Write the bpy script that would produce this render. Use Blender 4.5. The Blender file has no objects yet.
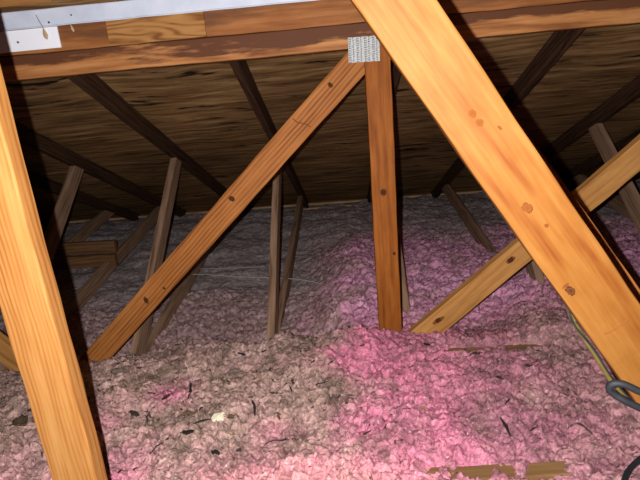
import bpy, bmesh, math, random
import numpy as np
from mathutils import Vector, Matrix
from mathutils.bvhtree import BVHTree

scene = bpy.context.scene
COL = scene.collection
RNG = random.Random(7)

# ------------------------------------------------------------------ helpers
def link(name, me, mat=None, parent=None):
    o = bpy.data.objects.new(name, me)
    COL.objects.link(o)
    if mat is not None:
        me.materials.append(mat)
    if parent is not None:
        o.parent = parent
    return o

def tag(o, label=None, cat=None, group=None, kind=None):
    if label: o['label'] = label
    if cat: o['category'] = cat
    if group: o['group'] = group
    if kind: o['kind'] = kind
    return o

def empty(name, loc):
    e = bpy.data.objects.new(name, None)
    e.empty_display_size = .05
    e.location = loc
    COL.objects.link(e)
    return e

def box_mesh(name, x0, x1, y0, y1, z0, z1, bevel=0.0):
    bm = bmesh.new()
    bmesh.ops.create_cube(bm, size=1)
    for v in bm.verts:
        v.co = Vector((x0 + (v.co.x + .5) * (x1 - x0), y0 + (v.co.y + .5) * (y1 - y0), z0 + (v.co.z + .5) * (z1 - z0)))
    if bevel:
        bmesh.ops.bevel(bm, geom=bm.edges[:], offset=bevel, segments=2, affect='EDGES', profile=.5)
    me = bpy.data.meshes.new(name)
    bm.to_mesh(me); bm.free()
    return me

def lumber(name, p0, p1, normal, w, t, mat, parent=None, cuts=(), seed=0, wob=.0008, bevel=.003, wane=0.0):
    """A sawn board from p0 to p1 (centre line), 'w' wide, 't' thick along 'normal'.
    Local X runs along the grain. cuts: (world point, world normal) - the side the normal points to is cut away."""
    p0, p1 = Vector(p0), Vector(p1)
    d = (p1 - p0); L = d.length; d.normalize()
    n = Vector(normal); n = (n - d * n.dot(d)).normalized()
    s = n.cross(d).normalized()
    c = (p0 + p1) / 2
    M = Matrix(((d.x, s.x, n.x, c.x), (d.y, s.y, n.y, c.y), (d.z, s.z, n.z, c.z), (0, 0, 0, 1)))
    r = random.Random(seed)
    # cross-section with eased arrises, lofted along the length
    b = bevel
    hw, ht = w / 2, t / 2
    sec = [(-hw + b, -ht), (hw - b, -ht), (hw - b * .3, -ht + b * .3), (hw, -ht + b), (hw, ht - b), (hw - b * .3, ht - b * .3), (hw - b, ht),
           (-hw + b, ht), (-hw + b * .3, ht - b * .3), (-hw, ht - b), (-hw, -ht + b), (-hw + b * .3, -ht + b * .3)]
    ns = max(6, int(L / .035))
    bm = bmesh.new()
    rings = []
    ph = [r.uniform(0, 6.28) for _ in range(8)]
    for i in range(ns + 1):
        x = -L / 2 + L * i / ns
        ring = []
        for k, (y, z) in enumerate(sec):
            dy = wob * (math.sin(x * 9 + ph[0]) + .6 * math.sin(x * 37 + ph[1] + k))
            dz = wob * (math.sin(x * 7 + ph[2]) + .6 * math.sin(x * 41 + ph[3] + k))
            if wane and k in (5, 6):
                q = max(0.0, math.sin(x * 5 + ph[4]) * .6 + math.sin(x * 19 + ph[5]) * .4)
                dy -= wane * q; dz -= wane * .3 * q
            ring.append(bm.verts.new((x, y + dy, z + dz)))
        rings.append(ring)
    m = len(sec)
    for i in range(ns):
        for k in range(m):
            bm.faces.new((rings[i][k], rings[i][(k + 1) % m], rings[i + 1][(k + 1) % m], rings[i + 1][k]))
    bm.faces.new(list(reversed(rings[0]))); bm.faces.new(rings[-1])
    Mi = M.inverted(); M3 = M.to_3x3().transposed()
    for co, no in cuts:
        lco = Mi @ Vector(co); lno = M3 @ Vector(no)
        g = bm.verts[:] + bm.edges[:] + bm.faces[:]
        bmesh.ops.bisect_plane(bm, geom=g, plane_co=lco, plane_no=lno, clear_outer=True)
        ed = [e for e in bm.edges if len(e.link_faces) == 1]
        bmesh.ops.holes_fill(bm, edges=ed)
    bmesh.ops.recalc_face_normals(bm, faces=bm.faces[:])
    me = bpy.data.meshes.new(name)
    bm.to_mesh(me); bm.free()
    o = link(name, me, mat, parent)
    if parent is not None:
        M = Matrix.Translation(parent.location).inverted() @ M
    o.matrix_basis = M
    return o

def tube(name, pts, rad, mat, parent=None, sides=8, sub=6, taper=None, cap=True):
    pts = [Vector(p) for p in pts]
    P = []
    for i in range(len(pts) - 1):                   # Catmull-Rom
        a = pts[max(i - 1, 0)]; b = pts[i]; c = pts[i + 1]; d = pts[min(i + 2, len(pts) - 1)]
        for k in range(sub):
            t = k / sub
            P.append(.5 * ((2 * b) + (c - a) * t + (2 * a - 5 * b + 4 * c - d) * t * t + (3 * b - a - 3 * c + d) * t ** 3))
    P.append(pts[-1])
    bm = bmesh.new(); rings = []
    for i, p in enumerate(P):
        tg = (P[min(i + 1, len(P) - 1)] - P[max(i - 1, 0)]).normalized()
        ref = Vector((0, 0, 1)) if abs(tg.z) < .9 else Vector((0, 1, 0))
        s = tg.cross(ref).normalized(); u = s.cross(tg)
        r = rad if taper is None else rad * taper(i / (len(P) - 1))
        rings.append([bm.verts.new(p + (s * math.cos(6.2832 * k / sides) + u * math.sin(6.2832 * k / sides)) * r) for k in range(sides)])
    for i in range(len(P) - 1):
        for k in range(sides):
            f = bm.faces.new((rings[i][k], rings[i][(k + 1) % sides], rings[i + 1][(k + 1) % sides], rings[i + 1][k])); f.smooth = True
    bm.faces.new(list(reversed(rings[0]))); bm.faces.new(rings[-1])
    bmesh.ops.recalc_face_normals(bm, faces=bm.faces[:])
    me = bpy.data.meshes.new(name); bm.to_mesh(me); bm.free()
    return link(name, me, mat, parent)

# ------------------------------------------------------------------ materials
def new_mat(name):
    m = bpy.data.materials.new(name); m.use_nodes = True
    nt = m.node_tree
    return m, nt, nt.nodes['Principled BSDF']

def N(nt, typ, **kw):
    n = nt.nodes.new(typ)
    for k, v in kw.items():
        if k in n.inputs: n.inputs[k].default_value = v
        else: setattr(n, k, v)
    return n

def ramp(nt, stops, interp='LINEAR'):
    n = nt.nodes.new('ShaderNodeValToRGB')
    cr = n.color_ramp; cr.interpolation = interp
    while len(cr.elements) < len(stops): cr.elements.new(.5)
    for e, (p, c) in zip(cr.elements, stops):
        e.position = p; e.color = c if len(c) == 4 else (*c, 1)
    return n

def mixc(nt, fac, a, b, mode='MIX'):
    n = nt.nodes.new('ShaderNodeMix'); n.data_type = 'RGBA'; n.blend_type = mode
    for sock, v in ((0, fac), (6, a), (7, b)):
        if hasattr(v, 'links'): nt.links.new(v, n.inputs[sock])
        elif isinstance(v, (int, float)): n.inputs[sock].default_value = v
        else: n.inputs[sock].default_value = (*v, 1)
    return n.outputs[2]

def wood(name, light, mid, dark, ring=55., distort=.6, streak=.55, blotch=.35, rough=.62, bump=.25, stain=None, bandmix=.7, spec=.3):
    m, nt, bs = new_mat(name)
    L = nt.links.new
    tc = N(nt, 'ShaderNodeTexCoord'); oi = N(nt, 'ShaderNodeObjectInfo')
    off = N(nt, 'ShaderNodeVectorMath', operation='MULTIPLY_ADD')
    cmb = N(nt, 'ShaderNodeCombineXYZ')
    for i in range(3): L(oi.outputs['Random'], cmb.inputs[i])
    L(cmb.outputs[0], off.inputs[0]); off.inputs[1].default_value = (13.1, 7.3, 5.7); L(tc.outputs['Object'], off.inputs[2])
    # slow wander of the grain along the board
    mp = N(nt, 'ShaderNodeMapping'); mp.inputs['Scale'].default_value = (2.2, 9, 9); L(off.outputs[0], mp.inputs[0])
    wn = N(nt, 'ShaderNodeTexNoise', Scale=1., Detail=2., Roughness=.5); L(mp.outputs[0], wn.inputs['Vector'])
    sep = N(nt, 'ShaderNodeSeparateXYZ'); L(tc.outputs['Object'], sep.inputs[0])
    # rings: bands over y (and a bit of z), displaced by the wander
    a1 = N(nt, 'ShaderNodeMath', operation='MULTIPLY_ADD'); L(sep.outputs['Z'], a1.inputs[0]); a1.inputs[1].default_value = .6; L(sep.outputs['Y'], a1.inputs[2])
    a2 = N(nt, 'ShaderNodeMath', operation='MULTIPLY_ADD'); L(wn.outputs['Fac'], a2.inputs[0]); a2.inputs[1].default_value = .10 * distort; L(a1.outputs[0], a2.inputs[2])
    a3 = N(nt, 'ShaderNodeMath', operation='MULTIPLY'); L(a2.outputs[0], a3.inputs[0]); a3.inputs[1].default_value = ring * 6.2832 / 1.
    a3b = N(nt, 'ShaderNodeMath', operation='MULTIPLY_ADD'); L(oi.outputs['Random'], a3b.inputs[0]); a3b.inputs[1].default_value = 6.28; L(a3.outputs[0], a3b.inputs[2])
    a4 = N(nt, 'ShaderNodeMath', operation='SINE'); L(a3b.outputs[0], a4.inputs[0])
    a5a = N(nt, 'ShaderNodeMath', operation='MULTIPLY_ADD'); L(a4.outputs[0], a5a.inputs[0]); a5a.inputs[1].default_value = .5; a5a.inputs[2].default_value = .5
    a5b = N(nt, 'ShaderNodeMath', operation='POWER'); L(a5a.outputs[0], a5b.inputs[0]); a5b.inputs[1].default_value = 1.8
    mm = N(nt, 'ShaderNodeMapping'); mm.inputs['Scale'].default_value = (2.6, 48, 48); L(off.outputs[0], mm.inputs[0])
    mn = N(nt, 'ShaderNodeTexNoise', Scale=1., Detail=3., Roughness=.6); L(mm.outputs[0], mn.inputs['Vector'])
    mr = N(nt, 'ShaderNodeMapRange'); L(mn.outputs['Fac'], mr.inputs[0]); mr.inputs[1].default_value = .30; mr.inputs[2].default_value = .68
    a5 = N(nt, 'ShaderNodeMath', operation='MULTIPLY'); L(a5b.outputs[0], a5.inputs[0]); L(mr.outputs[0], a5.inputs[1])
    # fine fibre
    mf = N(nt, 'ShaderNodeMapping'); mf.inputs['Scale'].default_value = (6, 190, 190); L(off.outputs[0], mf.inputs[0])
    fn = N(nt, 'ShaderNodeTexNoise', Scale=1., Detail=4., Roughness=.65); L(mf.outputs[0], fn.inputs['Vector'])
    # blotches
    mb = N(nt, 'ShaderNodeMapping'); mb.inputs['Scale'].default_value = (5, 22, 22); L(off.outputs[0], mb.inputs[0])
    bn = N(nt, 'ShaderNodeTexNoise', Scale=1., Detail=3., Roughness=.6); L(mb.outputs[0], bn.inputs['Vector'])
    s1 = N(nt, 'ShaderNodeMath', operation='MULTIPLY'); L(a5.outputs[0], s1.inputs[0]); s1.inputs[1].default_value = bandmix * .5
    s2 = N(nt, 'ShaderNodeMath', operation='MULTIPLY_ADD'); L(fn.outputs['Fac'], s2.inputs[0]); s2.inputs[1].default_value = streak; L(s1.outputs[0], s2.inputs[2])
    s2b = N(nt, 'ShaderNodeMath', operation='MULTIPLY_ADD'); L(mn.outputs['Fac'], s2b.inputs[0]); s2b.inputs[1].default_value = streak * .8; L(s2.outputs[0], s2b.inputs[2])
    s3 = N(nt, 'ShaderNodeMath', operation='MULTIPLY_ADD'); L(bn.outputs['Fac'], s3.inputs[0]); s3.inputs[1].default_value = blotch; L(s2b.outputs[0], s3.inputs[2])
    tot = bandmix * .5 * .22 + streak * .9 + blotch * .5
    rs = N(nt, 'ShaderNodeMath', operation='SUBTRACT'); L(s3.outputs[0], rs.inputs[0]); rs.inputs[1].default_value = tot - .5
    rp = ramp(nt, [(.28, light), (.5, mid), (.80, dark)]); L(rs.outputs[0], rp.inputs[0])
    colr = rp.outputs[0]
    if stain:                      # (colour, noise scale xyz, lo, hi): water / dirt stains with a shape of their own
        sc, scl, lo, hi = stain[:4]
        ms = N(nt, 'ShaderNodeMapping'); ms.inputs['Scale'].default_value = scl; L(off.outputs[0], ms.inputs[0])
        sn = N(nt, 'ShaderNodeTexNoise', Scale=1., Detail=5., Roughness=.62); L(ms.outputs[0], sn.inputs['Vector'])
        sy = N(nt, 'ShaderNodeMath', operation='MULTIPLY_ADD'); L(sep.outputs['Y'], sy.inputs[0]); sy.inputs[1].default_value = 5.0 if len(stain) == 5 else 0.; L(sn.outputs['Fac'], sy.inputs[2])
        sr = ramp(nt, [(lo, (0, 0, 0)), (hi, (1, 1, 1))]); L(sy.outputs[0], sr.inputs[0])
        colr = mixc(nt, sr.outputs[0], colr, sc)
    L(colr, bs.inputs['Base Color'])
    bs.inputs['Roughness'].default_value = rough
    bs.inputs['Specular IOR Level'].default_value = spec
    bp = N(nt, 'ShaderNodeBump', Strength=bump, Distance=.002); L(s3.outputs[0], bp.inputs['Height']); L(bp.outputs[0], bs.inputs['Normal'])
    return m

W_NEAR  = wood('wood_amber_smooth', (0.239, 0.098, 0.020), (0.196, 0.071, 0.012), (0.138, 0.033, 0.004), ring=16, distort=1.6, streak=.40, blotch=1.0, bandmix=.45, bump=.12, spec=.15)
W_RIDGE = wood('wood_amber_ridged', (0.409, 0.200, 0.059), (0.335, 0.138, 0.034), (0.214, 0.071, 0.015), ring=125, distort=.35, streak=.35, blotch=.35, bandmix=.6, bump=.5, spec=.15)
W_GIRD  = wood('wood_brown_striped', (0.440, 0.167, 0.043), (0.330, 0.113, 0.026), (0.170, 0.052, 0.011), ring=75, distort=.3, streak=.35, blotch=.4, bandmix=.75, bump=.35, spec=.12)
W_VERT  = wood('wood_red_brown', (0.353, 0.115, 0.019), (0.265, 0.075, 0.010), (0.137, 0.034, 0.005), ring=22, distort=1.2, streak=.45, blotch=.6, bandmix=.4, bump=.2, spec=.12)
W_GOLD  = wood('wood_golden', (0.577, 0.288, 0.090), (0.464, 0.209, 0.058), (0.268, 0.107, 0.027), ring=30, distort=1.0, streak=.4, blotch=.5, bandmix=.5, spec=.12)
W_CHORD = wood('wood_stained_chord', (0.525, 0.240, 0.087), (0.389, 0.155, 0.050), (0.210, 0.075, 0.023), ring=20, distort=1.0, streak=.45, blotch=.5, bandmix=.6, spec=.12,
               stain=((.115, .042, .019), (2.0, 14, 14), .50, .58, 'upper edge'))
W_UPPER = wood('wood_plain_chord', (0.387, 0.160, 0.053), (0.290, 0.105, 0.031), (0.167, 0.055, 0.015), ring=34, distort=1.1, streak=.4, blotch=.5, bandmix=.55, spec=.12,
               stain=((.15, .06, .026), (1.6, 12, 12), .54, .66))
W_PLY   = wood('wood_splice_figure', (0.437, 0.217, 0.070), (0.332, 0.149, 0.044), (0.190, 0.068, 0.020), ring=48, distort=2.6, streak=.2, blotch=.2, bandmix=1.2, spec=.12)
W_JACK  = wood('wood_old_grey_brown', (.43, .26, .165), (.32, .185, .112), (.15, .08, .046), ring=40, distort=.6, spec=.12)
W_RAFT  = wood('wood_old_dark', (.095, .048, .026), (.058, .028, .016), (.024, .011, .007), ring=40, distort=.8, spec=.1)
W_RAFT2 = wood('wood_dull_brown', (.26, .135, .06), (.19, .09, .038), (.10, .045, .02), ring=40, distort=.8, spec=.1)
W_BURY  = wood('wood_golden_dusty', (.27, .150, .060), (.20, .105, .042), (.12, .060, .026), ring=30, distort=1.0, streak=.4, blotch=.6, bandmix=.4, spec=.1)
W_PLATE = wood('wood_pale_plate', (.72, .50, .30), (.6, .38, .21), (.36, .2, .11), ring=40, distort=.8, spec=.1)

def knot_mat(name='wood_knot', cols=((.040, .014, .006), (.095, .032, .010), (.028, .010, .005), (.20, .07, .02))):
    m, nt, bs = new_mat(name); L = nt.links.new
    tc = N(nt, 'ShaderNodeTexCoord')
    ln = N(nt, 'ShaderNodeVectorMath', operation='LENGTH'); L(tc.outputs['Object'], ln.inputs[0])
    nz = N(nt, 'ShaderNodeTexNoise', Scale=160., Detail=2.); L(tc.outputs['Object'], nz.inputs['Vector'])
    ad = N(nt, 'ShaderNodeMath', operation='MULTIPLY_ADD'); L(nz.outputs['Fac'], ad.inputs[0]); ad.inputs[1].default_value = .004; L(ln.outputs['Value'], ad.inputs[2])
    mu = N(nt, 'ShaderNodeMath', operation='MULTIPLY'); L(ad.outputs[0], mu.inputs[0]); mu.inputs[1].default_value = 60.
    rp = ramp(nt, list(zip((.10, .45, .62, .85), cols))); L(mu.outputs[0], rp.inputs[0])
    L(rp.outputs[0], bs.inputs['Base Color']); bs.inputs['Roughness'].default_value = .75; bs.inputs['Specular IOR Level'].default_value = .05
    return m
M_KNOT = knot_mat()
M_KNOTS = knot_mat('wood_knot_soft', ((.13, .036, .008), (.155, .048, .010), (.12, .034, .008), (.175, .068, .014)))

def simple(name, c1, c2, scale=40., rough=.7, metal=0., bump=.2, detail=4.):
    m, nt, bs = new_mat(name); L = nt.links.new
    tc = N(nt, 'ShaderNodeTexCoord')
    nz = N(nt, 'ShaderNodeTexNoise', Scale=scale, Detail=detail, Roughness=.6); L(tc.outputs['Object'], nz.inputs['Vector'])
    rp = ramp(nt, [(.3, c1), (.7, c2)]); L(nz.outputs['Fac'], rp.inputs[0]); L(rp.outputs[0], bs.inputs['Base Color'])
    bs.inputs['Roughness'].default_value = rough; bs.inputs['Metallic'].default_value = metal
    bp = N(nt, 'ShaderNodeBump', Strength=bump, Distance=.001); L(nz.outputs['Fac'], bp.inputs['Height']); L(bp.outputs[0], bs.inputs['Normal'])
    return m
M_STRIP = simple('metal_blue_grey', (.52, .56, .66), (.68, .71, .80), 9., .5, 0, .05)
M_WHITE = simple('painted_white', (.90, .90, .95), (.94, .94, .98), 6., .5, 0, .03)
M_PLATE = simple('galvanised_steel', (.24, .24, .23), (.48, .475, .45), 200., .55, .2, .3)
M_PLATD = simple('galvanised_steel_slots', (.05, .048, .045), (.20, .19, .18), 200., .6, .2, .3)
M_NAIL  = simple('nail_steel', (.12, .11, .12), (.25, .23, .22), 60., .5, .8)
M_DRIP  = simple('tan_drip', (.42, .27, .14), (.55, .37, .22), 60., .5)
M_BLACK = simple('black_sheath', (.010, .010, .012), (.02, .02, .024), 50., .6)
M_GREYC = simple('dark_grey_cable', (.006, .0065, .008), (.014, .0145, .018), 60., .7)
M_YELL  = simple('yellow_sheath', (.10, .072, .012), (.16, .115, .022), 50., .6)
M_WIRE  = simple('pale_wire', (.46, .38, .33), (.62, .52, .46), 40., .5)
M_DARKB = simple('dark_bark', (.004, .003, .003), (.018, .010, .007), 120., .85)
M_LEAF  = simple('dry_leaf', (.045, .024, .011), (.13, .075, .036), 140., .8)
M_TANL  = simple('tan_leaf', (.19, .11, .045), (.33, .20, .09), 90., .8)
M_DUSTL = simple('dusty_leaf', (.11, .072, .052), (.20, .14, .11), 110., .85)
M_TWIG  = simple('twig_brown', (.016, .009, .006), (.055, .03, .018), 120., .85)
M_FOAM  = simple('cream_foam', (.72, .63, .42), (.90, .82, .62), 140., .8, 0, .8)
M_DRY   = simple('drywall', (.55, .53, .50), (.62, .60, .57), 8., .9)
M_WALL  = simple('dark_board', (.10, .065, .045), (.16, .11, .075), 5., .9)

def sheathing_mat():
    m, nt, bs = new_mat('plywood_sheathing'); L = nt.links.new
    tc = N(nt, 'ShaderNodeTexCoord')
    wv = N(nt, 'ShaderNodeTexNoise', Scale=2.6, Detail=2.); L(tc.outputs['Object'], wv.inputs['Vector'])
    wa = N(nt, 'ShaderNodeVectorMath', operation='MULTIPLY_ADD'); L(wv.outputs['Color'], wa.inputs[0]); wa.inputs[1].default_value = (.0, .11, .02); L(tc.outputs['Object'], wa.inputs[2])
    mp = N(nt, 'ShaderNodeMapping'); mp.inputs['Scale'].default_value = (2.6, 34, 34); L(wa.outputs[0], mp.inputs[0])
    n1 = N(nt, 'ShaderNodeTexNoise', Scale=1., Detail=6., Roughness=.66); L(mp.outputs[0], n1.inputs['Vector'])
    rp = ramp(nt, [(.30, (.065, .032, .014)), (.45, (.22, .118, .046)), (.57, (.37, .212, .088)), (.74, (.58, .37, .175))]); L(n1.outputs['Fac'], rp.inputs[0])
    # dark gashes
    mg = N(nt, 'ShaderNodeMapping'); mg.inputs['Scale'].default_value = (2.6, 15, 15); mg.inputs['Location'].default_value = (4, 2, 9); L(wa.outputs[0], mg.inputs[0])
    n2 = N(nt, 'ShaderNodeTexNoise', Scale=1., Detail=4., Roughness=.6); L(mg.outputs[0], n2.inputs['Vector'])
    r2 = ramp(nt, [(.595, (0, 0, 0)), (.66, (1, 1, 1))]); L(n2.outputs['Fac'], r2.inputs[0])
    c = mixc(nt, r2.outputs[0], rp.outputs[0], (.022, .012, .007))
    # broad tone, sheet to sheet
    n3 = N(nt, 'ShaderNodeTexNoise', Scale=1.1, Detail=2.); L(tc.outputs['Object'], n3.inputs['Vector'])
    r3 = ramp(nt, [(.3, (.55, .52, .5)), (.7, (1.25, 1.2, 1.15))]); L(n3.outputs['Fac'], r3.inputs[0])
    c = mixc(nt, 1., c, r3.outputs[0], 'MULTIPLY')
    # pale flecks (splinters, cobweb dust)
    mf = N(nt, 'ShaderNodeMapping'); mf.inputs['Scale'].default_value = (22, 60, 60); L(tc.outputs['Object'], mf.inputs[0])
    n4 = N(nt, 'ShaderNodeTexNoise', Scale=1., Detail=2., Roughness=.5, Distortion=1.5); L(mf.outputs[0], n4.inputs['Vector'])
    r4 = ramp(nt, [(.735, (0, 0, 0)), (.77, (1, 1, 1))]); L(n4.outputs['Fac'], r4.inputs[0])
    c = mixc(nt, r4.outputs[0], c, (.62, .47, .32))
    L(c, bs.inputs['Base Color']); bs.inputs['Roughness'].default_value = .8; bs.inputs['Specular IOR Level'].default_value = .15
    bp = N(nt, 'ShaderNodeBump', Strength=.5, Distance=.004); L(n1.outputs['Fac'], bp.inputs['Height']); L(bp.outputs[0], bs.inputs['Normal'])
    return m
M_SHEATH = sheathing_mat()

def insulation_mat():
    m, nt, bs = new_mat('blown_fibreglass'); L = nt.links.new
    tc = N(nt, 'ShaderNodeTexCoord')
    at = N(nt, 'ShaderNodeAttribute'); at.attribute_name = 'tone'
    n1 = N(nt, 'ShaderNodeTexNoise', Scale=150., Detail=5., Roughness=.75); L(tc.outputs['Object'], n1.inputs['Vector'])
    r1 = ramp(nt, [(.30, (.50, .46, .43)), (.5, (1, 1, 1)), (.72, (1.45, 1.42, 1.40))]); L(n1.outputs['Fac'], r1.inputs[0])
    c = mixc(nt, 1., at.outputs['Color'], r1.outputs[0], 'MULTIPLY')
    # dark dirt specks and pale fibre flecks
    n2 = N(nt, 'ShaderNodeTexNoise', Scale=80., Detail=4., Roughness=.6, Distortion=.8); L(tc.outputs['Object'], n2.inputs['Vector'])
    r2 = ramp(nt, [(.61, (0, 0, 0)), (.70, (.9, .9, .9))]); L(n2.outputs['Fac'], r2.inputs[0])
    c = mixc(nt, r2.outputs[0], c, (.09, .06, .045))
    n3 = N(nt, 'ShaderNodeTexNoise', Scale=150., Detail=2., Distortion=.6); L(tc.outputs['Object'], n3.inputs['Vector'])
    r3 = ramp(nt, [(.66, (0, 0, 0)), (.74, (.75, .75, .75))]); L(n3.outputs['Fac'], r3.inputs[0])
    c = mixc(nt, r3.outputs[0], c, (.80, .66, .62))
    L(c, bs.inputs['Base Color']); bs.inputs['Roughness'].default_value = .95; bs.inputs['Specular IOR Level'].default_value = .08
    bp = N(nt, 'ShaderNodeBump', Strength=.9, Distance=.006); L(n1.outputs['Fac'], bp.inputs['Height']); L(bp.outputs[0], bs.inputs['Normal'])
    return m
M_INS = insulation_mat()

# ------------------------------------------------------------------ noise (numpy)
def _h(ix, iy, seed):
    a = (ix.astype(np.int64) * 374761393 + iy.astype(np.int64) * 668265263 + seed * 1442695041) & 0xffffffff
    a = ((a ^ (a >> 13)) * 1274126177) & 0xffffffff
    a = ((a ^ (a >> 16)) * 2246822519) & 0xffffffff
    return ((a ^ (a >> 15)) & 0xffffff) / float(0xffffff)

def perlin(x, y, seed):
    ix, iy = np.floor(x), np.floor(y); fx, fy = x - ix, y - iy
    u = fx ** 3 * (fx * (fx * 6 - 15) + 10); v = fy ** 3 * (fy * (fy * 6 - 15) + 10)
    def g(dx, dy):
        a = _h(ix + dx, iy + dy, seed) * 6.2831853
        return np.cos(a) * (fx - dx) + np.sin(a) * (fy - dy)
    return ((g(0, 0) * (1 - u) + g(1, 0) * u) * (1 - v) + (g(0, 1) * (1 - u) + g(1, 1) * u) * v) * 1.4

def worley(x, y, seed):
    ix, iy = np.floor(x), np.floor(y)
    f1 = np.full(x.shape, 9.); f2 = np.full(x.shape, 9.); cid = np.zeros(x.shape)
    for dx in (-1, 0, 1):
        for dy in (-1, 0, 1):
            cx, cy = ix + dx, iy + dy
            px = cx + _h(cx, cy, seed); py = cy + _h(cx, cy, seed + 17)
            d = np.hypot(px - x, py - y)
            near = d < f1
            f2 = np.where(near, f1, np.minimum(f2, d))
            cid = np.where(near, _h(cx, cy, seed + 31), cid)
            f1 = np.minimum(f1, d)
    return f1, f2, cid

def sstep(a, b, x):
    t = np.clip((x - a) / (b - a), 0, 1); return t * t * (3 - 2 * t)
def blob(x, y, cx, cy, rx, ry):
    return np.exp(-(((x - cx) / rx) ** 2 + ((y - cy) / ry) ** 2))

# ------------------------------------------------------------------ insulation
def build_insulation():
    nv, nu = 820, 800
    t = np.linspace(0, 1, nv)
    Y1 = .45 * (4.93 / .45) ** t                       # rows get coarser with distance
    U1 = np.linspace(-1, 1, nu)
    Y, U = np.meshgrid(Y1, U1, indexing='ij')
    X = np.clip(U * (.62 + .78 * Y) - .03 * Y, -3.95, 3.95) + U * .01
    base = .20 - (.17 + .075 * sstep(.0, -.3, X)) * sstep(1.60, 2.05, Y + .10 * perlin(X * 3, Y * 3, 5))
    base = base + (.04 + .065 * sstep(.0, -.3, X)) * sstep(3.2, 4.7, Y)
    base -= .05 * sstep(-.7, -1.15, X) * sstep(1.1, 1.6, Y) * (1 - sstep(1.7, 2.05, Y))
    base += .055 * blob(X, Y, .02, 1.60, .13, .10)    # pink hump in front of the upright
    base += .11 * blob(X, Y, .02, 2.65, .26, .55)     # pink mound behind
    base += .08 * blob(X, Y, .80, 2.5, .5, .6)
    base += .11 * blob(X, Y, .97, 2.02, .24, .24)
    far_grey = sstep(-.05, -.45, X + .12 * perlin(X * 2.5, Y * 2.5, 9)) * sstep(2.35, 2.95, Y + .3 * perlin(X * 2, Y * 2, 3))
    far_grey = np.maximum(far_grey, sstep(3.3, 4.0, Y + .25 * perlin(X * 2, Y * 2, 4)) * .8)
    amp = 1 - .72 * far_grey
    h = .030 * perlin(X * 2.6, Y * 2.6, 11) + .018 * perlin(X * 6.5, Y * 6.5, 12)
    wx = X + .022 * perlin(X * 15, Y * 15, 21) + .008 * perlin(X * 45, Y * 45, 22)
    wy = Y + .022 * perlin(X * 15, Y * 15, 23) + .008 * perlin(X * 45, Y * 45, 24)
    f1, f2, c1 = worley(wx * 15, wy * 15, 31)
    h += amp * ((.012 + .014 * sstep(1.7, 2.3, Y)) * (.9 * np.sqrt(np.clip(f2 - f1, 0, 1)) + .5 * (.6 - f1 ** 2 * 1.2) - .5) + .012 * (c1 - .5))
    g1, g2, c2 = worley(wx * 46, wy * 46, 41)
    h += amp * (.0165 * (.55 - 1.25 * g1 ** 2) + .007 * (c2 - .5))
    k1, k2, c3 = worley(wx * 115, wy * 115, 51)
    h += amp * (.0095 * (.55 - 1.25 * k1 ** 2) + .0045 * (c3 - .5))
    h += amp * .004 * perlin(X * 130, Y * 130, 61)
    # long folds in the flat grey part at the back
    h += far_grey * .020 * np.abs(perlin(X * 1.3 + 3, Y * 5.5, 71))
    Z = np.minimum(base + h, 2.165 - .41626 * Y - .012)
    # shallow troughs where the two buried boards show
    n = perlin(X * 9, Y * 9, 81) + .5 * perlin(X * 30, Y * 30, 82)
    tr1 = np.exp(-((Y - 1.545) / .028) ** 2) * sstep(.28, .36, X) * (1 - sstep(.62, .72, X)) * sstep(-1.0, -.3, n)
    tr2 = np.exp(-((Y - .972) / .030) ** 2) * sstep(.11, .18, X) * (1 - sstep(.42, .49, X)) * sstep(-.6, .1, n) * (1 - .9 * blob(X, Y, .322, .97, .02, .2))
    Z = Z * (1 - tr1) + np.minimum(Z, .172) * tr1
    Z = Z * (1 - tr2) + np.minimum(Z, .168) * tr2
    # sideways push so nodules bulge
    X2 = X + amp * .007 * perlin(X * 34, Y * 34, 91); Y2 = Y + amp * .007 * perlin(X * 34, Y * 34, 92)
    co = np.stack([X2, Y2, Z], -1).reshape(-1, 3)
    i = np.arange(nv * nu).reshape(nv, nu)
    q = np.stack([i[:-1, :-1], i[:-1, 1:], i[1:, 1:], i[1:, :-1]], -1).reshape(-1, 4)
    me = bpy.data.meshes.new('insulation')
    me.vertices.add(len(co)); me.vertices.foreach_set('co', co.ravel())
    me.loops.add(q.size); me.loops.foreach_set('vertex_index', q.ravel())
    me.polygons.add(len(q)); me.polygons.foreach_set('loop_start', np.arange(len(q)) * 4); me.polygons.foreach_set('loop_total', np.full(len(q), 4))
    me.polygons.foreach_set('use_smooth', np.ones(len(q), bool))
    me.update(); me.validate()
    # fibre colours: fresh pink, dusty brown-pink, old grey; depth brightness painted against flash falloff
    w1 = perlin(X * 5, Y * 5, 101); w2 = perlin(X * 13, Y * 13, 102); w3 = perlin(X * 40, Y * 40, 103)
    wob = .5 * w1 + .35 * w2 + .25 * w3
    fresh = sstep(-.22, .10, X + .14 * wob) * (1 - .35 * sstep(.35, .75, X) * (1 - sstep(1.7, 2.2, Y)))
    fresh = np.maximum(fresh, .85 * blob(X, Y, -.16, .92, .26, .15))
    fresh = np.maximum(fresh, .9 * blob(X, Y, -.60, 1.35, .07, .08))
    fresh = np.maximum(fresh, .7 * blob(X, Y, -.62, .98, .13, .12))
    fresh = np.maximum(fresh, .5 * blob(X, Y, -.22, 1.14, .08, .06) + .45 * blob(X, Y, -.80, 1.22, .10, .10))
    fresh = np.maximum(fresh, .30 * sstep(1.25, .9, Y))
    fresh = np.maximum(fresh, .55 * sstep(-.45, -.2, X) * sstep(1.8, 2.3, Y))
    fresh = np.clip(fresh + .55 * wob * (.35 + fresh), 0, 1)
    fresh = fresh * (1 - .8 * far_grey)
    depth_lift = sstep(1.6, 2.3, Y) * .8  # pink painted brighter with distance, making up for flash falloff
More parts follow.
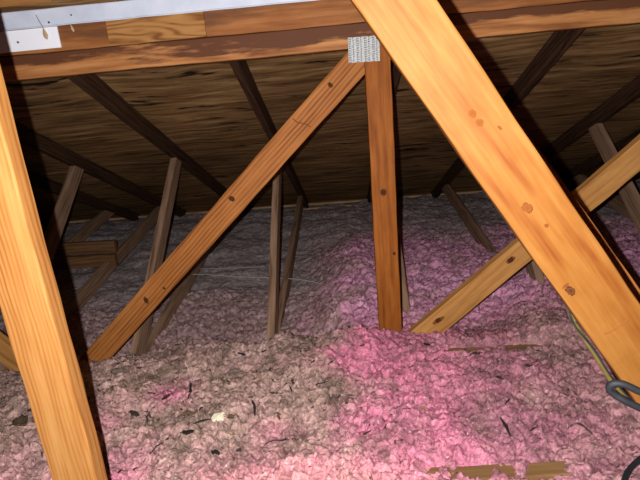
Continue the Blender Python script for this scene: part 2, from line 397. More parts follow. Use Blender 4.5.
    dusty = np.array([.445, .285, .238]); pink = np.array([.64, .205, .300]); pink_lifted = np.array([.86, .42, .60]); grey = np.array([.48, .40, .39]); mauve = np.array([.37, .160, .188])
    pk = pink[None, None] * (1 - depth_lift[..., None]) + pink_lifted[None, None] * depth_lift[..., None]
    mv = (sstep(.22, .45, X + .2 * w1) * (1 - sstep(1.7, 2.2, Y)) * .85)[..., None]  # dusty mauve at near right, colour also darkened to counter the close flash
    pk = pk * (1 - mv) + mauve * mv
    sal = (blob(X, Y, -.16, .90, .30, .12) * .8)[..., None]
    pk = pk * (1 - sal) + np.array([.84, .37, .34]) * sal
    c = dusty[None, None] * (1 - fresh[..., None]) + pk * fresh[..., None]
    bk = (sstep(1.45, 2.2, Y + .2 * w1) * (1 - fresh))[..., None]                  # mauve-grey fibre further back, painted lighter against flash falloff
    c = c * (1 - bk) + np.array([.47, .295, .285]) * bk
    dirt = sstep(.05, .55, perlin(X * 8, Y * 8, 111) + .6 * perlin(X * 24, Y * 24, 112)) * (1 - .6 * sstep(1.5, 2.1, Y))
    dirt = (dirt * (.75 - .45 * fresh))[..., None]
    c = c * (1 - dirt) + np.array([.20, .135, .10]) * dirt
    gf = far_grey[..., None]
    c = c * (1 - gf) + grey[None, None] * gf
    c = c * (1 + .22 * (c1 - .5) + .34 * (c2 - .5) + .60 * (c3 - .5))[..., None]
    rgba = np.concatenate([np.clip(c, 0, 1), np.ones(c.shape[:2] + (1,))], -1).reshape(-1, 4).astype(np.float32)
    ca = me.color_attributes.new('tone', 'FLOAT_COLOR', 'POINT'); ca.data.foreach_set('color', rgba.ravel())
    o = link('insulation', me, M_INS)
    tag(o, 'pink and dusty brown blown fibreglass insulation heaped over the attic floor', 'insulation', kind='stuff')
    bvh = BVHTree.FromPolygons([tuple(v) for v in co], [tuple(p) for p in q])
    return o, bvh
INS, BVH = build_insulation()
def ground(x, y):
    hit = BVH.ray_cast(Vector((x, y, 1.0)), Vector((0, 0, -1)))
    return hit[0].z if hit[0] is not None else .2

# ------------------------------------------------------------------ the shell
TAN = math.tan(math.radians(22.6))
def roof_z(y): return 2.165 - TAN * y
XW = 4.0
def struct(o, label=None): o['kind'] = 'structure'; return o
struct(link('floor', box_mesh('floor', -XW, XW, -.9, 5.15, -.235, -.22), M_DRY))
def slope_box(name, y0, y1, t, mat):
    L = math.hypot(y1 - y0, roof_z(y0) - roof_z(y1))
    me = box_mesh(name, -XW, XW, -L / 2, L / 2, 0, t)
    o = link(name, me, mat)
    o.location = (0, (y0 + y1) / 2, (roof_z(y0) + roof_z(y1)) / 2); o.rotation_euler = (-math.radians(22.6), 0, 0)
    return struct(o)
slope_box('ceiling', -.9, 5.3, .015, M_SHEATH)
struct(link('wall_back', box_mesh('wall_back', -XW, XW, 5.06, 5.10, -.22, .045), M_WALL))
struct(link('wall_front', box_mesh('wall_front', -XW, XW, -.94, -.90, -.22, 2.52), M_WALL))
for nm, x in (('wall_left', -XW - .02), ('wall_right', XW + .02)):
    bm = bmesh.new(); vs = []
    for dx in (-.02, .02):
        vs.append([bm.verts.new((x + dx, y, z)) for y, z in ((-.9, -.22), (5.1, -.22), (5.1, roof_z(5.1)), (-.9, roof_z(-.9)))])
    bm.faces.new(vs[0]); bm.faces.new(list(reversed(vs[1])))
    for k in range(4): bm.faces.new((vs[0][k], vs[0][(k + 1) % 4], vs[1][(k + 1) % 4], vs[1][k]))
    bmesh.ops.recalc_face_normals(bm, faces=bm.faces[:])
    me = bpy.data.meshes.new(nm); bm.to_mesh(me); bm.free(); struct(link(nm, me, M_WALL))
# pale wall plate along the eave: two thin laps, the lower one a little nearer
struct(lumber('trim_1', (-XW, 4.93, .083), (XW, 4.93, .083), (0, 0, 1), .07, .020, W_PLATE, seed=3))
struct(lumber('trim_2', (-XW, 4.86, .052), (XW, 4.86, .052), (0, 0, 1), .07, .016, W_PLATE, seed=4))

# ------------------------------------------------------------------ jack trusses running down to the eave
def rb(y): return 2.0675 - TAN * y         # underside of the rafters
def jack_truss(x):
    root = empty('roof_truss', (x, 1.765, rb(1.765)))
    cb = 1 / math.hypot(1, TAN)
    def rc(y): return (x, y, (rb(y) + roof_z(y)) / 2 - .0012)
    wr = (2.165 - 2.0675) * cb - .003
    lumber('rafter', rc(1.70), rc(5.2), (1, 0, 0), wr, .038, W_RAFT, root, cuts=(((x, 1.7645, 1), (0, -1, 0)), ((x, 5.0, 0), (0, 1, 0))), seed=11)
    cut = ((x, 0, rb(0) - .0005), (0, TAN, 1))
    n = Vector((0, -.64, .768))
    def web(y0, z0, y1, z1, s, name='web'):
        d = Vector((0, y1 - y0, z1 - z0)).normalized()
        up = Vector((0, -d.z, d.y)); a = Vector((x, y0, z0)) - up * .0445; b = Vector((x, y1, z1)) - up * .0445
        lumber('web', a - d * .16, b + d * .35, (1, 0, 0), .089, .038, W_JACK, root, cuts=(cut,), seed=s)
    web(1.97, -.025, 2.9, .75, 12)              # steep web
    d = Vector((0, 2.1, .33)).normalized()
    web(2.14, -.03, 4.1, .278, 13)           # long shallow web to the heel
    lumber('bottom_chord', (x, 1.77, -.135), (x, 5.0, -.135), (1, 0, 0), .089, .038, W_JACK, root, seed=14)
    return root
TX = [-1.045, -.392, .258, .915, 1.54, -1.695, 2.065, -2.205]
TL = ['dark attic truss whose grey-brown webs rise beside the lower half of the long diagonal brace',
      'dark attic truss with a slim grey-brown web standing upright left of the centre post',
      'dark attic truss almost hidden behind the red-brown centre post',
      'dark attic truss with its rafter in shadow between centre post and big orange board',
      'dark attic truss at far right with a pale-edged web behind the tan brace',
      'dark attic truss at far left with a short lit web beside the left orange post',
      'dark attic truss beyond the right edge, rafter just entering the upper right corner',
      'dark attic truss in deep shadow behind the left orange post']
proto = jack_truss(TX[0])
tag(proto, TL[0], 'roof truss', 'dark trusses running down to the eave')
for x, lab in zip(TX[1:], TL[1:]):
    r = proto.copy(); COL.objects.link(r); r.location.x = x
    r['label'] = lab
    for ch in list(proto.children):
        c = ch.copy(); COL.objects.link(c); c.parent = r

# ------------------------------------------------------------------ the girder truss across the view
GY = 1.72
GC = GY + .019
g = empty('girder_truss', (0, GY, .1))
tag(g, 'brown girder truss across the attic with stacked top beams, centre post and braces', 'roof truss')
lumber('lower_chord', (-3.2, GC, 1.272), (3.2, GC, 1.272), (0, -1, 0), .0765, .038, W_CHORD, g, seed=21)
lumber('upper_chord', (-3.2, GC, 1.3525), (3.2, GC, 1.3525), (0, -1, 0), .0805, .038, W_UPPER, g, seed=22)
sp = lumber('splice_block', (-.752, GY - .004, 1.3515), (-.42, GY - .004, 1.3515), (0, -1, 0), .0775, .0075, W_PLY, g, seed=23, bevel=.001)
sp['label'] = 'pale block with bold swirling grain'
ZC = 1.2335
brace = lumber('web', (-1.16, GC, .0505), (.20, GC, 1.307), (0, -1, 0), .091, .038, W_GIRD, g, cuts=(((0, 0, ZC), (0, 0, 1)), ((.0995, 0, 0), (1, 0, 0))), seed=24)
brace['label'] = 'long diagonal brace with striped grain'
post = lumber('web', (.1445, GC, .06), (.1445, GC, ZC), (0, -1, 0), .087, .038, W_VERT, g, seed=25)
post['label'] = 'upright red-brown centre post'
rweb = lumber('web', (.12, GC, .035), (1.62, GC, 1.296), (0, -1, 0), .090, .038, W_GOLD, g, cuts=(((0, 0, ZC), (0, 0, 1)), ((.191, 0, 0), (-1, 0, 0))), seed=26)
rweb['label'] = 'tan brace rising to the right'
lumber('web', (-1.27, GC, .0), (-2.40, GC, 1.30), (0, -1, 0), .089, .038, W_GOLD, g, cuts=(((0, 0, ZC), (0, 0, 1)),), seed=27)

def knot(host, x, z, rx, rz, yface=None, ang=0, mat=None):
    """an oval knot set flush in the front (+Z local) face of a board, long axis along the grain; (x, yface, z) is its world place"""
    hw = host.matrix_basis if host.parent is None else Matrix.Translation(host.parent.location) @ host.matrix_basis
    l = hw.inverted() @ Vector((x, yface, z))
    bm = bmesh.new()
    r = random.Random(int(x * 1000) ^ int(z * 777))
    n = 24
    out = [(rx * q * math.cos(a), rz * q * math.sin(a)) for a, q in ((6.2832 * k / n, 1 + r.uniform(-.16, .16)) for k in range(n))]
    ca, sa = math.cos(ang), math.sin(ang)
    ring = [bm.verts.new((a * ca - b * sa, a * sa + b * ca, 0)) for a, b in out]
    top = [bm.verts.new((v.co.x * .85, v.co.y * .85, .0006)) for v in ring]
    for k in range(n): bm.faces.new((ring[k], ring[(k + 1) % n], top[(k + 1) % n], top[k]))
    bm.faces.new(top); bm.faces.new(list(reversed(ring)))
    me = bpy.data.meshes.new('knot'); bm.to_mesh(me); bm.free()
    o = link('knot', me, mat or M_KNOT, host)
    o.location = (l.x, l.y, .019 + .0012)
    return o
FY = GY - .0012
knot(post, .143, .742, .016, .011, FY); knot(post, .172, .508, .007, .006, FY)
knot(rweb, .330, .225, .026, .009, FY, -.1); knot(rweb, .600, .452, .019, .010, FY)
knot(brace, -.41, .760, .009, .014, FY, .3); knot(brace, -.80, .385, .008, .018, FY, -.5); knot(brace, -.02, 1.125, .007, .010, FY)
knot(brace, -.72, .43, .005, .006, FY)
# check crack across the brace
ck = tube('crack', [(-.158, FY, 1.024), (-.142, FY, 1.010), (-.118, FY, 1.004), (-.100, FY, .992)], .0020, M_KNOT, None, sides=6)
ck.parent = brace; ck.matrix_basis = (Matrix.Translation(g.location) @ brace.matrix_basis).inverted()

# toothed connector plate over the joint
def nail_plate():
    bm = bmesh.new()
    W, H = .104, .079
    def bx(x0, x1, z0, z1, y0, y1):
        r = bmesh.ops.create_cube(bm, size=1)
        for v in r['verts']:
            v.co = Vector((x0 + (v.co.x + .5) * (x1 - x0), y0 + (v.co.y + .5) * (y1 - y0), z0 + (v.co.z + .5) * (z1 - z0)))
    bx(-W / 2, W / 2, -H / 2, H / 2, -.0012, 0)
    r = random.Random(5); mi = [0]
    for c in range(8):
        x = -W / 2 + W * (c + .5) / 8
        for k in range(11):
            z = -H / 2 + H * (k + .5) / 11 + (.0016 if c % 2 else -.0016)
            hh = r.uniform(.0022, .0042); mi += [1, 0] if c % 2 else [1, 1]
            bx(x - .0046, x - .0008, z - .0024, z + .0024, -.0016, -.0012)
            bx(x + .0006, x + .0032, z - .0018, z + .0018, -hh, -.0012)
    me = bpy.data.meshes.new('nail_plate'); bm.to_mesh(me); bm.free()
    o = link('nail_plate', me, M_PLATE, g); me.materials.append(M_PLATD)
    for p in me.polygons: p.material_index = mi[p.index // 6]
    o.location = Vector((.1005, GY - .0012, 1.2285)) - g.location; o.rotation_euler = (0, .02, 0)
    o['label'] = 'silver toothed steel connector plate'
nail_plate()

# metal flashing strip and white piece on the beam
def strip_mesh(name, x0, x1, z0, z1, y, t, lip=.0, bow=.0):
    bm = bmesh.new(); rings = []
    n = max(4, int((x1 - x0) / .08))
    prof = [(y, z0), (y, z1), (y + t, z1), (y + t, z0)] if not lip else [(y - lip, z0 - .001), (y - lip * .8, z0 + .002), (y, z0 + .004), (y, z1 - .003), (y + .004, z1), (y + .03, z1), (y + .03, z1 - t), (y + t, z1 - t), (y + t, z0 + .004), (y, z0 - .001)]
    for i in range(n + 1):
        x = x0 + (x1 - x0) * i / n
        rings.append([bm.verts.new((x, py + bow * math.sin(i * 1.7), pz + bow * math.sin(i * 2.3))) for py, pz in prof])
    m = len(prof)
    for i in range(n):
        for k in range(m): bm.faces.new((rings[i][k], rings[i][(k + 1) % m], rings[i + 1][(k + 1) % m], rings[i + 1][k]))
    bm.faces.new(rings[0]); bm.faces.new(list(reversed(rings[-1])))
    bmesh.ops.recalc_face_normals(bm, faces=bm.faces[:])
    me = bpy.data.meshes.new(name); bm.to_mesh(me); bm.free(); return me
fl = link('metal_flashing', strip_mesh('metal_flashing', -2.9, .60, 1.3905, 1.4465, GY - .0075, .0015, .003, .0006), M_STRIP)
tag(fl, 'long blue-grey metal strip fixed along the top of the beam', 'metal strip')
wp = link('white_strip', strip_mesh('white_strip', -2.6, -.921, 1.3225, 1.3885, GY - .0058, .004), M_WHITE)
tag(wp, 'short white painted strip on the beam under the metal strip', 'strip')
# hardened drip on the white strip, with its dark thread
def drop(name, x, z, w, h, y, mat):
    bm = bmesh.new(); rings = []
    for i in range(11):
        t = i / 10; rr = w * (math.sin(math.pi * t ** 1.8) ** .8 if 0 < t < 1 else .02) + .0008
        rings.append([bm.verts.new((x + rr * math.cos(6.2832 * k / 12) + .006 * t, y - .003 + .35 * rr * math.sin(6.2832 * k / 12), z - h * t)) for k in range(12)])
    for i in range(10):
        for k in range(12):
            f = bm.faces.new((rings[i][k], rings[i][(k + 1) % 12], rings[i + 1][(k + 1) % 12], rings[i + 1][k])); f.smooth = True
    bm.faces.new(rings[0]); bm.faces.new(list(reversed(rings[-1])))
    bmesh.ops.recalc_face_normals(bm, faces=bm.faces[:])
    me = bpy.data.meshes.new(name); bm.to_mesh(me); bm.free(); return link(name, me, mat)
dr = drop('glue_drip', -.967, 1.392, .0075, .042, GY - .0075, M_DRIP)
tag(dr, 'tan teardrop drip hanging over the white strip', 'drip')
th = tube('thread', [(-.981, GY - .0095, 1.428), (-.974, GY - .0105, 1.408), (-.967, GY - .0105, 1.390)], .0011, M_NAIL, None, 6); th.parent = dr
dr2 = drop('glue_drip', -.872, 1.392, .0042, .026, GY - .0045, M_DRIP)
tag(dr2, 'small brown drip on bare wood right of the white strip', 'drip')
def nailhead(x, z, y, label, r=.0035):
    o = tube('nail', [(x, y - .003, z), (x, y - .0015, z), (x, y + .012, z)], r, M_NAIL, None, 10, 1); tag(o, label, 'nail'); return o
nailhead(-1.065, 1.351, GY - .0058, 'dark nail head in the middle of the white strip')
nailhead(-.963 + .02, 1.4025, GY - .0078, 'dark nail head low on the metal strip above the white strip end')
nailhead(-.862, 1.418, GY - .0078, 'small nail head high on the metal strip right of the white strip', .0028)

# wooden cleats on the sheathing just above the metal strip
c1 = lumber('cleat', (-1.085, 1.615, roof_z(1.615) - .0235), (-.875, 1.615, roof_z(1.615) - .0235), (0, -math.sin(math.radians(22.6)), -math.cos(math.radians(22.6))), .05, .036, W_GOLD, seed=31)
tag(c1, 'pale wood cleat under the roof above the metal strip', 'wood block')
c2 = lumber('cleat', (-1.14, 1.50, roof_z(1.50) - .028), (-1.14, 1.685, roof_z(1.685) - .028), (1, 0, 0), .05, .06, W_GOLD, seed=32)
tag(c2, 'tan wood block end in the upper left corner above the strip', 'wood block')

# ------------------------------------------------------------------ the two bright boards close to the camera, and one behind
YN = .71
def zx(z): return .2115 + (.919 - z) * (.362 / .545)      # left edge of the board in its plane
d = Vector((.362, 0, -.545)).normalized(); s = Vector((.545, 0, .362)).normalized()
p_mid = Vector((zx(.919), YN + .019, .919)) + s * .0445
up_t = (roof_z(YN) - .02 - p_mid.z) / (-d.z)
board = lumber('timber_brace', p_mid - d * abs((1.80 - .919) / d.z), p_mid + d * .62, Vector((0, -1, 0)) - s * .07, .089, .038, W_NEAR,
               cuts=(((0, YN, .578), (-.30, 0, -1)), ((0, YN, roof_z(YN + .04) - .004), (0, TAN, 1))), seed=41, wane=.0)
tag(board, 'large bright orange board slanting down across the right half', 'wooden board')
for kx, kz, ra, rb_, km in ((0.27, 0.889, 0.0095, 0.0065, M_KNOTS), (0.341, 0.751, 0.009, 0.006, M_KNOT), (0.189, 1.032, 0.0065, 0.005, M_KNOTS), (0.199, 1.018, 0.006, 0.005, M_KNOTS), (0.299, 0.86, 0.0035, 0.003, M_KNOTS), (0.227, 1.009, 0.004, 0.002, M_KNOTS), (0.333, 0.76, 0.003, 0.006, M_KNOTS)):
    knot(board, kx, kz, ra, rb_, YN, .2, km)
sc = tube('scratch', [(0.397, YN - .0006, 0.674), (0.41, YN - .0006, 0.68), (0.432, YN - .0006, 0.696)], .0009, M_KNOT, None, 5)
sc.parent = board; sc.matrix_basis = board.matrix_basis.inverted()
lb = lumber('timber_post', (-.580, .769, 1.83), (-.555, .769, .06), (0, -1, 0), .089, .038, W_RIDGE, cuts=(((0, .75, roof_z(.79) - .004), (0, TAN, 1)),), seed=42, wane=.004)
tag(lb, 'bright orange ridged post at the left edge', 'wooden post')

# second slanting board just behind the big one
def back_board(Y):
    a = Vector((.565, Y + .019, .731)); dd = Vector((.165, 0, -.233)).normalized(); ss = Vector((.233, 0, .165)).normalized()
    c = a - ss * .0445
    o = lumber('timber_brace', c - dd * abs((1.64 - c.z) / dd.z), c + dd * abs((c.z - .08) / dd.z), (0, -1, 0), .089, .038, W_GIRD,
               cuts=(((0, Y, roof_z(Y + .04) - .004), (0, TAN, 1)),), seed=43)
    tag(o, 'shaded brown board peeking out behind the big orange board', 'wooden board')
back_board(1.05)

# two dark boards on edge at the far left
for k, (x0, x1, z, y, lab) in enumerate(((-2.25, -1.63, .232, 3.2, 'upper of two short dark boards stacked on edge at far left'),
                                         (-2.25, -1.63, .140, 3.17, 'lower of two short dark boards stacked on edge at far left'))):
    o = lumber('blocking_board', (x0, y, z), (x1, y, z - .004), (0, -1, 0), .086, .038, W_RAFT2, seed=51 + k)
    tag(o, lab, 'wooden board', 'short dark boards at far left')

# boards half buried in the insulation
o = lumber('buried_board', (.30, 1.548, .172), (.72, 1.55, .172), (0, 0, 1), .05, .03, W_BURY, seed=61)
tag(o, 'dusty board edge half buried in the insulation right of the tan brace foot', 'wooden board')
o = lumber('buried_board', (.09, .970, .171), (.50, .970, .171), (0, 0, 1), .045, .03, W_BURY, seed=62)
tag(o, 'golden board half buried in the pink insulation at the bottom of the picture', 'wooden board')

# ------------------------------------------------------------------ cables
ye = tube('electrical_cable', [(.345, .775, .760), (.356, .770, .725), (.366, .767, .695), (.381, .765, .661), (.412, .765, .611), (.449, .765, .549), (.483, .767, .511), (.52, .775, .476), (.60, .80, .41), (.80, .86, .32), (1.05, .92, .27), (1.25, .95, .24)], .0040, M_YELL)
tag(ye, 'yellow electrical cable running along the left edge of the big orange board', 'cable')
bk = tube('electrical_cable', [(.345, .762, .745), (.352, .762, .722), (.364, .757, .690), (.376, .757, .664), (.409, .756, .619), (.447, .755, .558), (.50, .765, .50), (.62, .79, .42), (.85, .84, .31), (1.2, .90, .245)], .0017, M_BLACK)
tag(bk, 'thin black wire beside the yellow cable along the big orange board', 'cable')
gc = tube('electrical_cable', [(1.3, .74, .235), (1.05, .70, .29), (.80, .67, .41), (.62, .675, .505), (.53, .685, .545), (.490, .69, .562), (.452, .692, .577), (.428, .697, .589), (.414, .702, .588), (.410, .705, .578), (.418, .703, .567), (.436, .697, .556), (.470, .692, .538), (.53, .685, .510), (.65, .67, .445), (.85, .64, .33), (1.1, .62, .25), (1.3, .63, .235)], .0062, M_GREYC)
tag(gc, 'thick dark grey cable looped around the lower end of the big orange board', 'cable')
pts = []
for x, y in ((.50, .80), (.565, .885), (.605, .93), (.66, .965), (.74, .99), (.85, 1.0)): pts.append((x, y, max(ground(x, y), .19) + .005))
cc = tube('electrical_cable', pts, .0065, M_GREYC)
tag(cc, 'dark cable lying on the insulation in the lower right corner', 'cable')
def wire(pts, r, lab):
    P = [(x, y, max(ground(x, y) + dz, z)) for x, y, z, dz in pts]
    o = tube('thin_wire', P, r, M_WIRE, None, 6); tag(o, lab, 'wire')
wire([(-1.15, 2.95, .06, .02), (-.976, 2.935, .065, .02), (-.692, 2.843, .06, .015), (-.428, 2.776, .06, .01), (-.26, 2.70, .06, .004), (-.145, 2.606, .05, .004)], .0028, 'long pale wire lying across the grey insulation behind the diagonal brace')
wire([(-1.02, 3.08, .055, .01), (-.8, 3.05, .055, .01), (-.559, 3.031, .055, .008)], .0022, 'short faint wire above the long pale wire on the grey insulation')

# ------------------------------------------------------------------ debris on the insulation, each piece a thing
def place(o, x0, y0, x1, y1, lift=.004, roll=0.):
    a = Vector((x0, y0, ground(x0, y0))); b = Vector((x1, y1, ground(x1, y1)))
    c = (a + b) / 2; zc = ground(c.x, c.y)
    c.z = max(c.z, zc) + lift
    d = (b - a); d.z *= .6; d.normalize()
    up = Vector((0, -.25, 1)); up = (up - d * up.dot(d)).normalized(); s = up.cross(d)
    o.matrix_basis = Matrix(((d.x, s.x, up.x, c.x), (d.y, s.y, up.y, c.y), (d.z, s.z, up.z, c.z), (0, 0, 0, 1)))
def m_splinter(L, r):
    bm = bmesh.new(); rings = []
    n = 6; w = max(.0022, L * .055)
    for i in range(n + 1):
        t = i / n; q = w * (.35 + .75 * math.sin(math.pi * min(1, t * .9 + .08))) * r.uniform(.8, 1.15)
        y0 = .05 * L * math.sin(t * 3 + r.uniform(0, .6))
        rings.append([bm.verts.new((L * (t - .5), y0 + q * cy, q * .6 * cz)) for cy, cz in ((-1, -.8), (1, -.6), (.8, .9), (-.7, 1))])
    for i in range(n):
        for k in range(4): bm.faces.new((rings[i][k], rings[i][(k + 1) % 4], rings[i + 1][(k + 1) % 4], rings[i + 1][k]))
    bm.faces.new(rings[0]); bm.faces.new(list(reversed(rings[-1])))
    bmesh.ops.recalc_face_normals(bm, faces=bm.faces[:]); me = bpy.data.meshes.new('splinter'); bm.to_mesh(me); bm.free(); return me
def m_leaf(L, r, asp=.38):
    """curled dry leaf: lens outline, folded on the midrib, 0.8 mm thick"""
    bm = bmesh.new(); n = 10; rows = []
    for i in range(n + 1):
        t = i / n; w = L * asp * (math.sin(math.pi * t ** .85) + .03) * r.uniform(.85, 1.12)
        row = []
        for k in (-1, -.5, 0, .5, 1):
            row.append((L * (t - .5), w * k, .18 * L * (t - .5) ** 2 * 4 * .5 + abs(k) ** 1.5 * w * .7 + r.uniform(-1, 1) * .035 * L))
        rows.append(row)
    V = [[[bm.verts.new((x, y, z + dz)) for x, y, z in row] for row in rows] for dz in (0, .0009)]
    for i in range(n):
        for k in range(4):
            bm.faces.new((V[1][i][k], V[1][i][k + 1], V[1][i + 1][k + 1], V[1][i + 1][k])).smooth = True
            bm.faces.new((V[0][i][k], V[0][i + 1][k], V[0][i + 1][k + 1], V[0][i][k + 1])).smooth = True
        for k in (0, 4): bm.faces.new((V[0][i][k], V[0][i + 1][k], V[1][i + 1][k], V[1][i][k]))
    for i in (0, n):
        for k in range(4): bm.faces.new((V[0][i][k], V[0][i][k + 1], V[1][i][k + 1], V[1][i][k]))
    bmesh.ops.recalc_face_normals(bm, faces=bm.faces[:]); me = bpy.data.meshes.new('leaf'); bm.to_mesh(me); bm.free(); return me
def m_chunk(L, r, asp=.5, h=.25, rough=.22):
    bm = bmesh.new(); bmesh.ops.create_icosphere(bm, subdivisions=2, radius=.5)
    for v in bm.verts:
        q = 1 + r.uniform(-rough, rough)
        v.co = Vector((v.co.x * L * q, v.co.y * L * asp * q, v.co.z * L * h * q))
    me = bpy.data.meshes.new('chunk'); bm.to_mesh(me); bm.free(); return me
def m_foam(L, r):
    bm = bmesh.new(); n = 12
    out = [(.5 * math.copysign(abs(math.cos(a)) ** .5, math.cos(a)) * L * r.uniform(.88, 1.1), .34 * math.copysign(abs(math.sin(a)) ** .5, math.sin(a)) * L * r.uniform(.8, 1.15)) for a in (6.2832 * k / n for k in range(n))]
    lo = [bm.verts.new((x, y, 0)) for x, y in out]; hi = [bm.verts.new((x * .9, y * .9, L * .16 * r.uniform(.7, 1.2))) for x, y in out]
    c = bm.verts.new((0, 0, L * .19))
    for k in range(n):
        bm.faces.new((lo[k], lo[(k + 1) % n], hi[(k + 1) % n], hi[k])); bm.faces.new((hi[k], hi[(k + 1) % n], c))
    bm.faces.new(list(reversed(lo)))
    me = bpy.data.meshes.new('foam'); bm.to_mesh(me); bm.free(); return me
def m_twig(L, r):
    P = [Vector((L * (t - .5), L * .09 * math.sin(t * 5 + r.uniform(0, 2)), .002 + .03 * L * math.sin(t * 3.1))) for t in (0, .2, .4, .6, .8, 1)]
    bm = bmesh.new(); rings = []
    for i, p in enumerate(P):
        q = .0022 * (1.15 - .7 * i / 5)
        rings.append([bm.verts.new(p + Vector((0, q * math.cos(1.0472 * k), q * math.sin(1.0472 * k)))) for k in range(6)])
    for i in range(5):
        for k in range(6): bm.faces.new((rings[i][k], rings[i][(k + 1) % 6], rings[i + 1][(k + 1) % 6], rings[i + 1][k])).smooth = True
    bm.faces.new(list(reversed(rings[0]))); bm.faces.new(rings[-1])
    bmesh.ops.recalc_face_normals(bm, faces=bm.faces[:]); me = bpy.data.meshes.new('twig'); bm.to_mesh(me); bm.free(); return me
DEB = [
    ('foam_scrap', -.427, 1.185, -.386, 1.186, M_FOAM, 'cream white foam scrap lying on the insulation left of centre'),
    ('dry_leaf', -.385, 1.181, -.349, 1.192, M_LEAF, 'brown leaf bit touching the right side of the cream foam scrap'),
    ('wood_splinter', -.470, 1.161, -.427, 1.185, M_DARKB, 'black splinter pointing at the left side of the cream foam scrap'),
    ('bark_chip', -.501, 1.137, -.462, 1.122, M_DARKB, 'black bark chip below left of the cream foam scrap'),
    ('wood_splinter', -.557, 1.400, -.537, 1.313, M_DARKB, 'slim black splinter standing up from the grey-pink insulation left of centre'),
    ('wood_splinter', -.325, 1.273, -.304, 1.203, M_DARKB, 'short thick black splinter right of the cream foam scrap'),
    ('dry_leaf', -.873, 1.487, -.793, 1.479, M_DUSTL, 'large dusty tan leaf near the foot of the diagonal brace'),
    ('dry_leaf', -.730, 1.447, -.688, 1.449, M_LEAF, 'dark brown leaf right of the large dusty leaf'),
    ('bark_chip', -.615, 1.303, -.598, 1.340, M_TWIG, 'dark bark chip on the pink patch left of the slim black splinter'),
    ('dry_leaf', -.530, 1.211, -.476, 1.212, M_LEAF, 'brown leaf left of the cream foam scrap'),
    ('twig', -.540, 1.119, -.564, 1.028, M_DARKB, 'crooked black twig in the lower left foreground'),
    ('bark_chip', -.397, 1.058, -.371, 1.037, M_DARKB, 'small black chip low in the foreground below the cream foam scrap'),
    ('dry_leaf', -.448, 1.457, -.385, 1.457, M_DUSTL, 'flat dusty brown leaf below the slim upright web'),
    ('bark_chip', -.427, 1.564, -.396, 1.554, M_DARKB, 'dark chip behind the flat dusty leaf, nearest the slim upright web'),
    ('twig', -.130, 1.336, -.090, 1.361, M_DARKB, 'curved black twig left of the bright pink insulation'),
    ('wood_splinter', -.218, 1.350, -.206, 1.321, M_DARKB, 'tiny black splinter left of the curved black twig'),
    ('twig', -.274, 1.311, -.234, 1.318, M_TWIG, 'small brown twig above the short thick black splinter'),
    ('wood_splinter', .378, 1.132, .383, 1.063, M_DARKB, 'sharp black sliver alone on the pink insulation at right'),
    ('bark_chip', .384, 1.461, .428, 1.476, M_TWIG, 'dark brown bark chip just below the dusty buried board'),
    ('bark_chip', .425, 1.320, .438, 1.292, M_TWIG, 'small dark chip halfway between the dusty buried board and the sharp black sliver'),
    ('bark_chip', .516, 1.337, .547, 1.345, M_TWIG, 'flat dark chip farthest right on the pink insulation'),
    ('dry_leaf', .163, 1.184, .196, 1.191, M_TANL, 'tan curled leaf bit left of the sharp black sliver'),
    ('dry_leaf', .312, 1.108, .315, 1.071, M_TANL, 'tan leaf sliver close beside the sharp black sliver'),
    ('twig', .561, 1.089, .586, 1.048, M_TWIG, 'dark twig on the pink insulation left of the looped grey cable'),
    ('wood_splinter', .402, 1.165, .423, 1.186, M_DARKB, 'tiny black splinter just above the sharp black sliver'),
    ('wood_splinter', .604, 1.469, .615, 1.455, M_DARKB, 'tiny dark splinter right of the dusty buried board'),
    ('dry_leaf', -1.034, 1.217, -.955, 1.156, M_LEAF, 'dark brown leaf left of the left orange post'),
    ('bark_chip', -1.044, 1.176, -1.031, 1.193, M_DARKB, 'black chip at the far left edge of the insulation'),
    ('dry_leaf', -1.024, 1.250, -.997, 1.257, M_TWIG, 'small dark leaf behind the brown leaf at far left'),
    ('twig', -.613, 1.190, -.653, 1.260, M_TWIG, 'brown twig below the pink patch in the left foreground'),
    ('bark_chip', -.705, 1.264, -.671, 1.241, M_TWIG, 'dark brown chip between the left orange post and the pink patch'),
    ('wood_splinter', .438, 1.082, .460, 1.093, M_DARKB, 'small black splinter right of the sharp black sliver'),
    ('twig', -.209, 1.121, -.263, 1.068, M_TWIG, 'thin brown twig in the centre foreground'),
    ('wood_splinter', -.620, .992, -.616, 1.006, M_DARKB, 'tiny black splinter at the bottom edge beside the left orange post'),
    ('wood_splinter', -.576, .986, -.570, .996, M_DARKB, 'tiny black splinter at the bottom edge, second from the left orange post'),
    ('dry_leaf', -.457, 1.597, -.485, 1.556, M_DUSTL, 'dusty leaf left of the slim upright web foot'),
    ('bark_chip', .249, 1.567, .265, 1.536, M_DARKB, 'dark chip under the foot of the tan brace'),
]
GRP = {'wood_splinter': 'splinters on the insulation', 'dry_leaf': 'leaf bits on the insulation', 'bark_chip': 'bark chips on the insulation', 'twig': 'twigs on the insulation'}
for k, (nm, x0, y0, x1, y1, mat, lab) in enumerate(DEB):
    r = random.Random(100 + k); L = max(.010, math.hypot(x1 - x0, y1 - y0))
    if nm == 'wood_splinter': me = m_splinter(L, r)
    elif nm == 'dry_leaf': me = m_leaf(L * .9, r, r.uniform(.17, .27))
    elif nm == 'bark_chip': me = m_chunk(L, r, r.uniform(.28, .42), .13, .42)
    elif nm == 'twig': me = m_twig(L, r)
    else: me = m_foam(L, r)
    o = link(nm, me, mat)
    place(o, x0, y0, x1, y1, .003 if nm != 'foam_scrap' else .001)
    tag(o, lab, {'wood_splinter': 'splinter', 'dry_leaf': 'leaf', 'bark_chip': 'wood chip', 'twig': 'twig', 'foam_scrap': 'foam scrap'}[nm], GRP.get(nm))

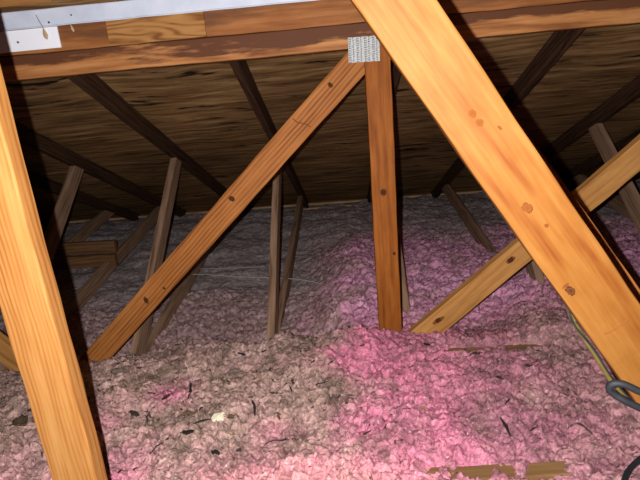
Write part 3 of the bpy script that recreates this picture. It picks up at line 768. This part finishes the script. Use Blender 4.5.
def litter():
    bm = bmesh.new(); r = random.Random(77)
    for _ in range(420):
        if r.random() < .72: x, y = r.gauss(-.42, .26), r.gauss(1.38, .17)
        else: x, y = r.uniform(-.9, .75), r.uniform(.95, 1.65)
        if not (-1.05 < x < .75 and .9 < y < 1.68): continue
        z = ground(x, y) + .0012
        L = r.choice((.004, .005, .006, .007, .009, .013)) * r.uniform(.7, 1.2); w = L * r.uniform(.2, .6)
        a = r.uniform(0, 6.28); t = r.uniform(-.5, .5); u = r.uniform(-.5, .5)
        pts = [(L * math.cos(b) * r.uniform(.7, 1.1), w * math.sin(b) * r.uniform(.6, 1.2)) for b in (0, 1.2, 2.3, 3.3, 4.4, 5.4)]
        v0 = []; v1 = []
        for px, py in pts:
            gx, gy = px * math.cos(a) - py * math.sin(a), px * math.sin(a) + py * math.cos(a)
            zz = z + gx * t + gy * u
            v0.append(bm.verts.new((x + gx, y + gy, zz))); v1.append(bm.verts.new((x + gx, y + gy, zz + .0007)))
        mi = 0 if r.random() < .55 else (1 if r.random() < .7 else 2)
        fs = [bm.faces.new(list(reversed(v0))), bm.faces.new(v1)] + [bm.faces.new((v0[k], v0[(k + 1) % 6], v1[(k + 1) % 6], v1[k])) for k in range(6)]
        for f in fs: f.material_index = mi
    me = bpy.data.meshes.new('leaf_litter'); bm.to_mesh(me); bm.free()
    for m in (M_TWIG, M_LEAF, M_TANL): me.materials.append(m)
    o = link('leaf_litter', me)
    tag(o, 'scattered brown crumbs of leaf and bark over the front of the insulation', 'litter', kind='stuff')
litter()

# ------------------------------------------------------------------ camera, flash, world
cam = bpy.data.cameras.new('camera'); co = bpy.data.objects.new('camera', cam); COL.objects.link(co)
cam.sensor_width = 36; cam.lens = 27; cam.clip_start = .02
R_ = Vector((.9960, .0351, -.0823)).normalized(); F_ = Vector((-.0561, .9616, -.2685)).normalized(); U_ = R_.cross(F_); 
C_ = Vector((0, 0, 1.06))
co.matrix_world = Matrix(((R_.x, U_.x, -F_.x, C_.x), (R_.y, U_.y, -F_.y, C_.y), (R_.z, U_.z, -F_.z, C_.z), (0, 0, 0, 1)))
scene.camera = co
fl_ = bpy.data.lights.new('flash', 'SPOT'); fl_.spot_size = math.radians(112); fl_.spot_blend = .30; fl_.energy = 142; fl_.shadow_soft_size = .004; fl_.color = (.98, .98, 1)
fo = bpy.data.objects.new('flash', fl_); COL.objects.link(fo); fo.matrix_world = Matrix.Translation(C_ - R_ * .040 + U_ * .004 - F_ * .005) @ co.matrix_world.to_3x3().to_4x4()

w = bpy.data.worlds.new('world'); scene.world = w; w.use_nodes = True
w.node_tree.nodes['Background'].inputs[0].default_value = (.02, .02, .022, 1)
w.node_tree.nodes['Background'].inputs[1].default_value = .3
vs = scene.view_settings
vs.view_transform = 'Standard'; vs.look = 'None'; vs.gamma = 1; vs.exposure = 0; vs.use_curve_mapping = False
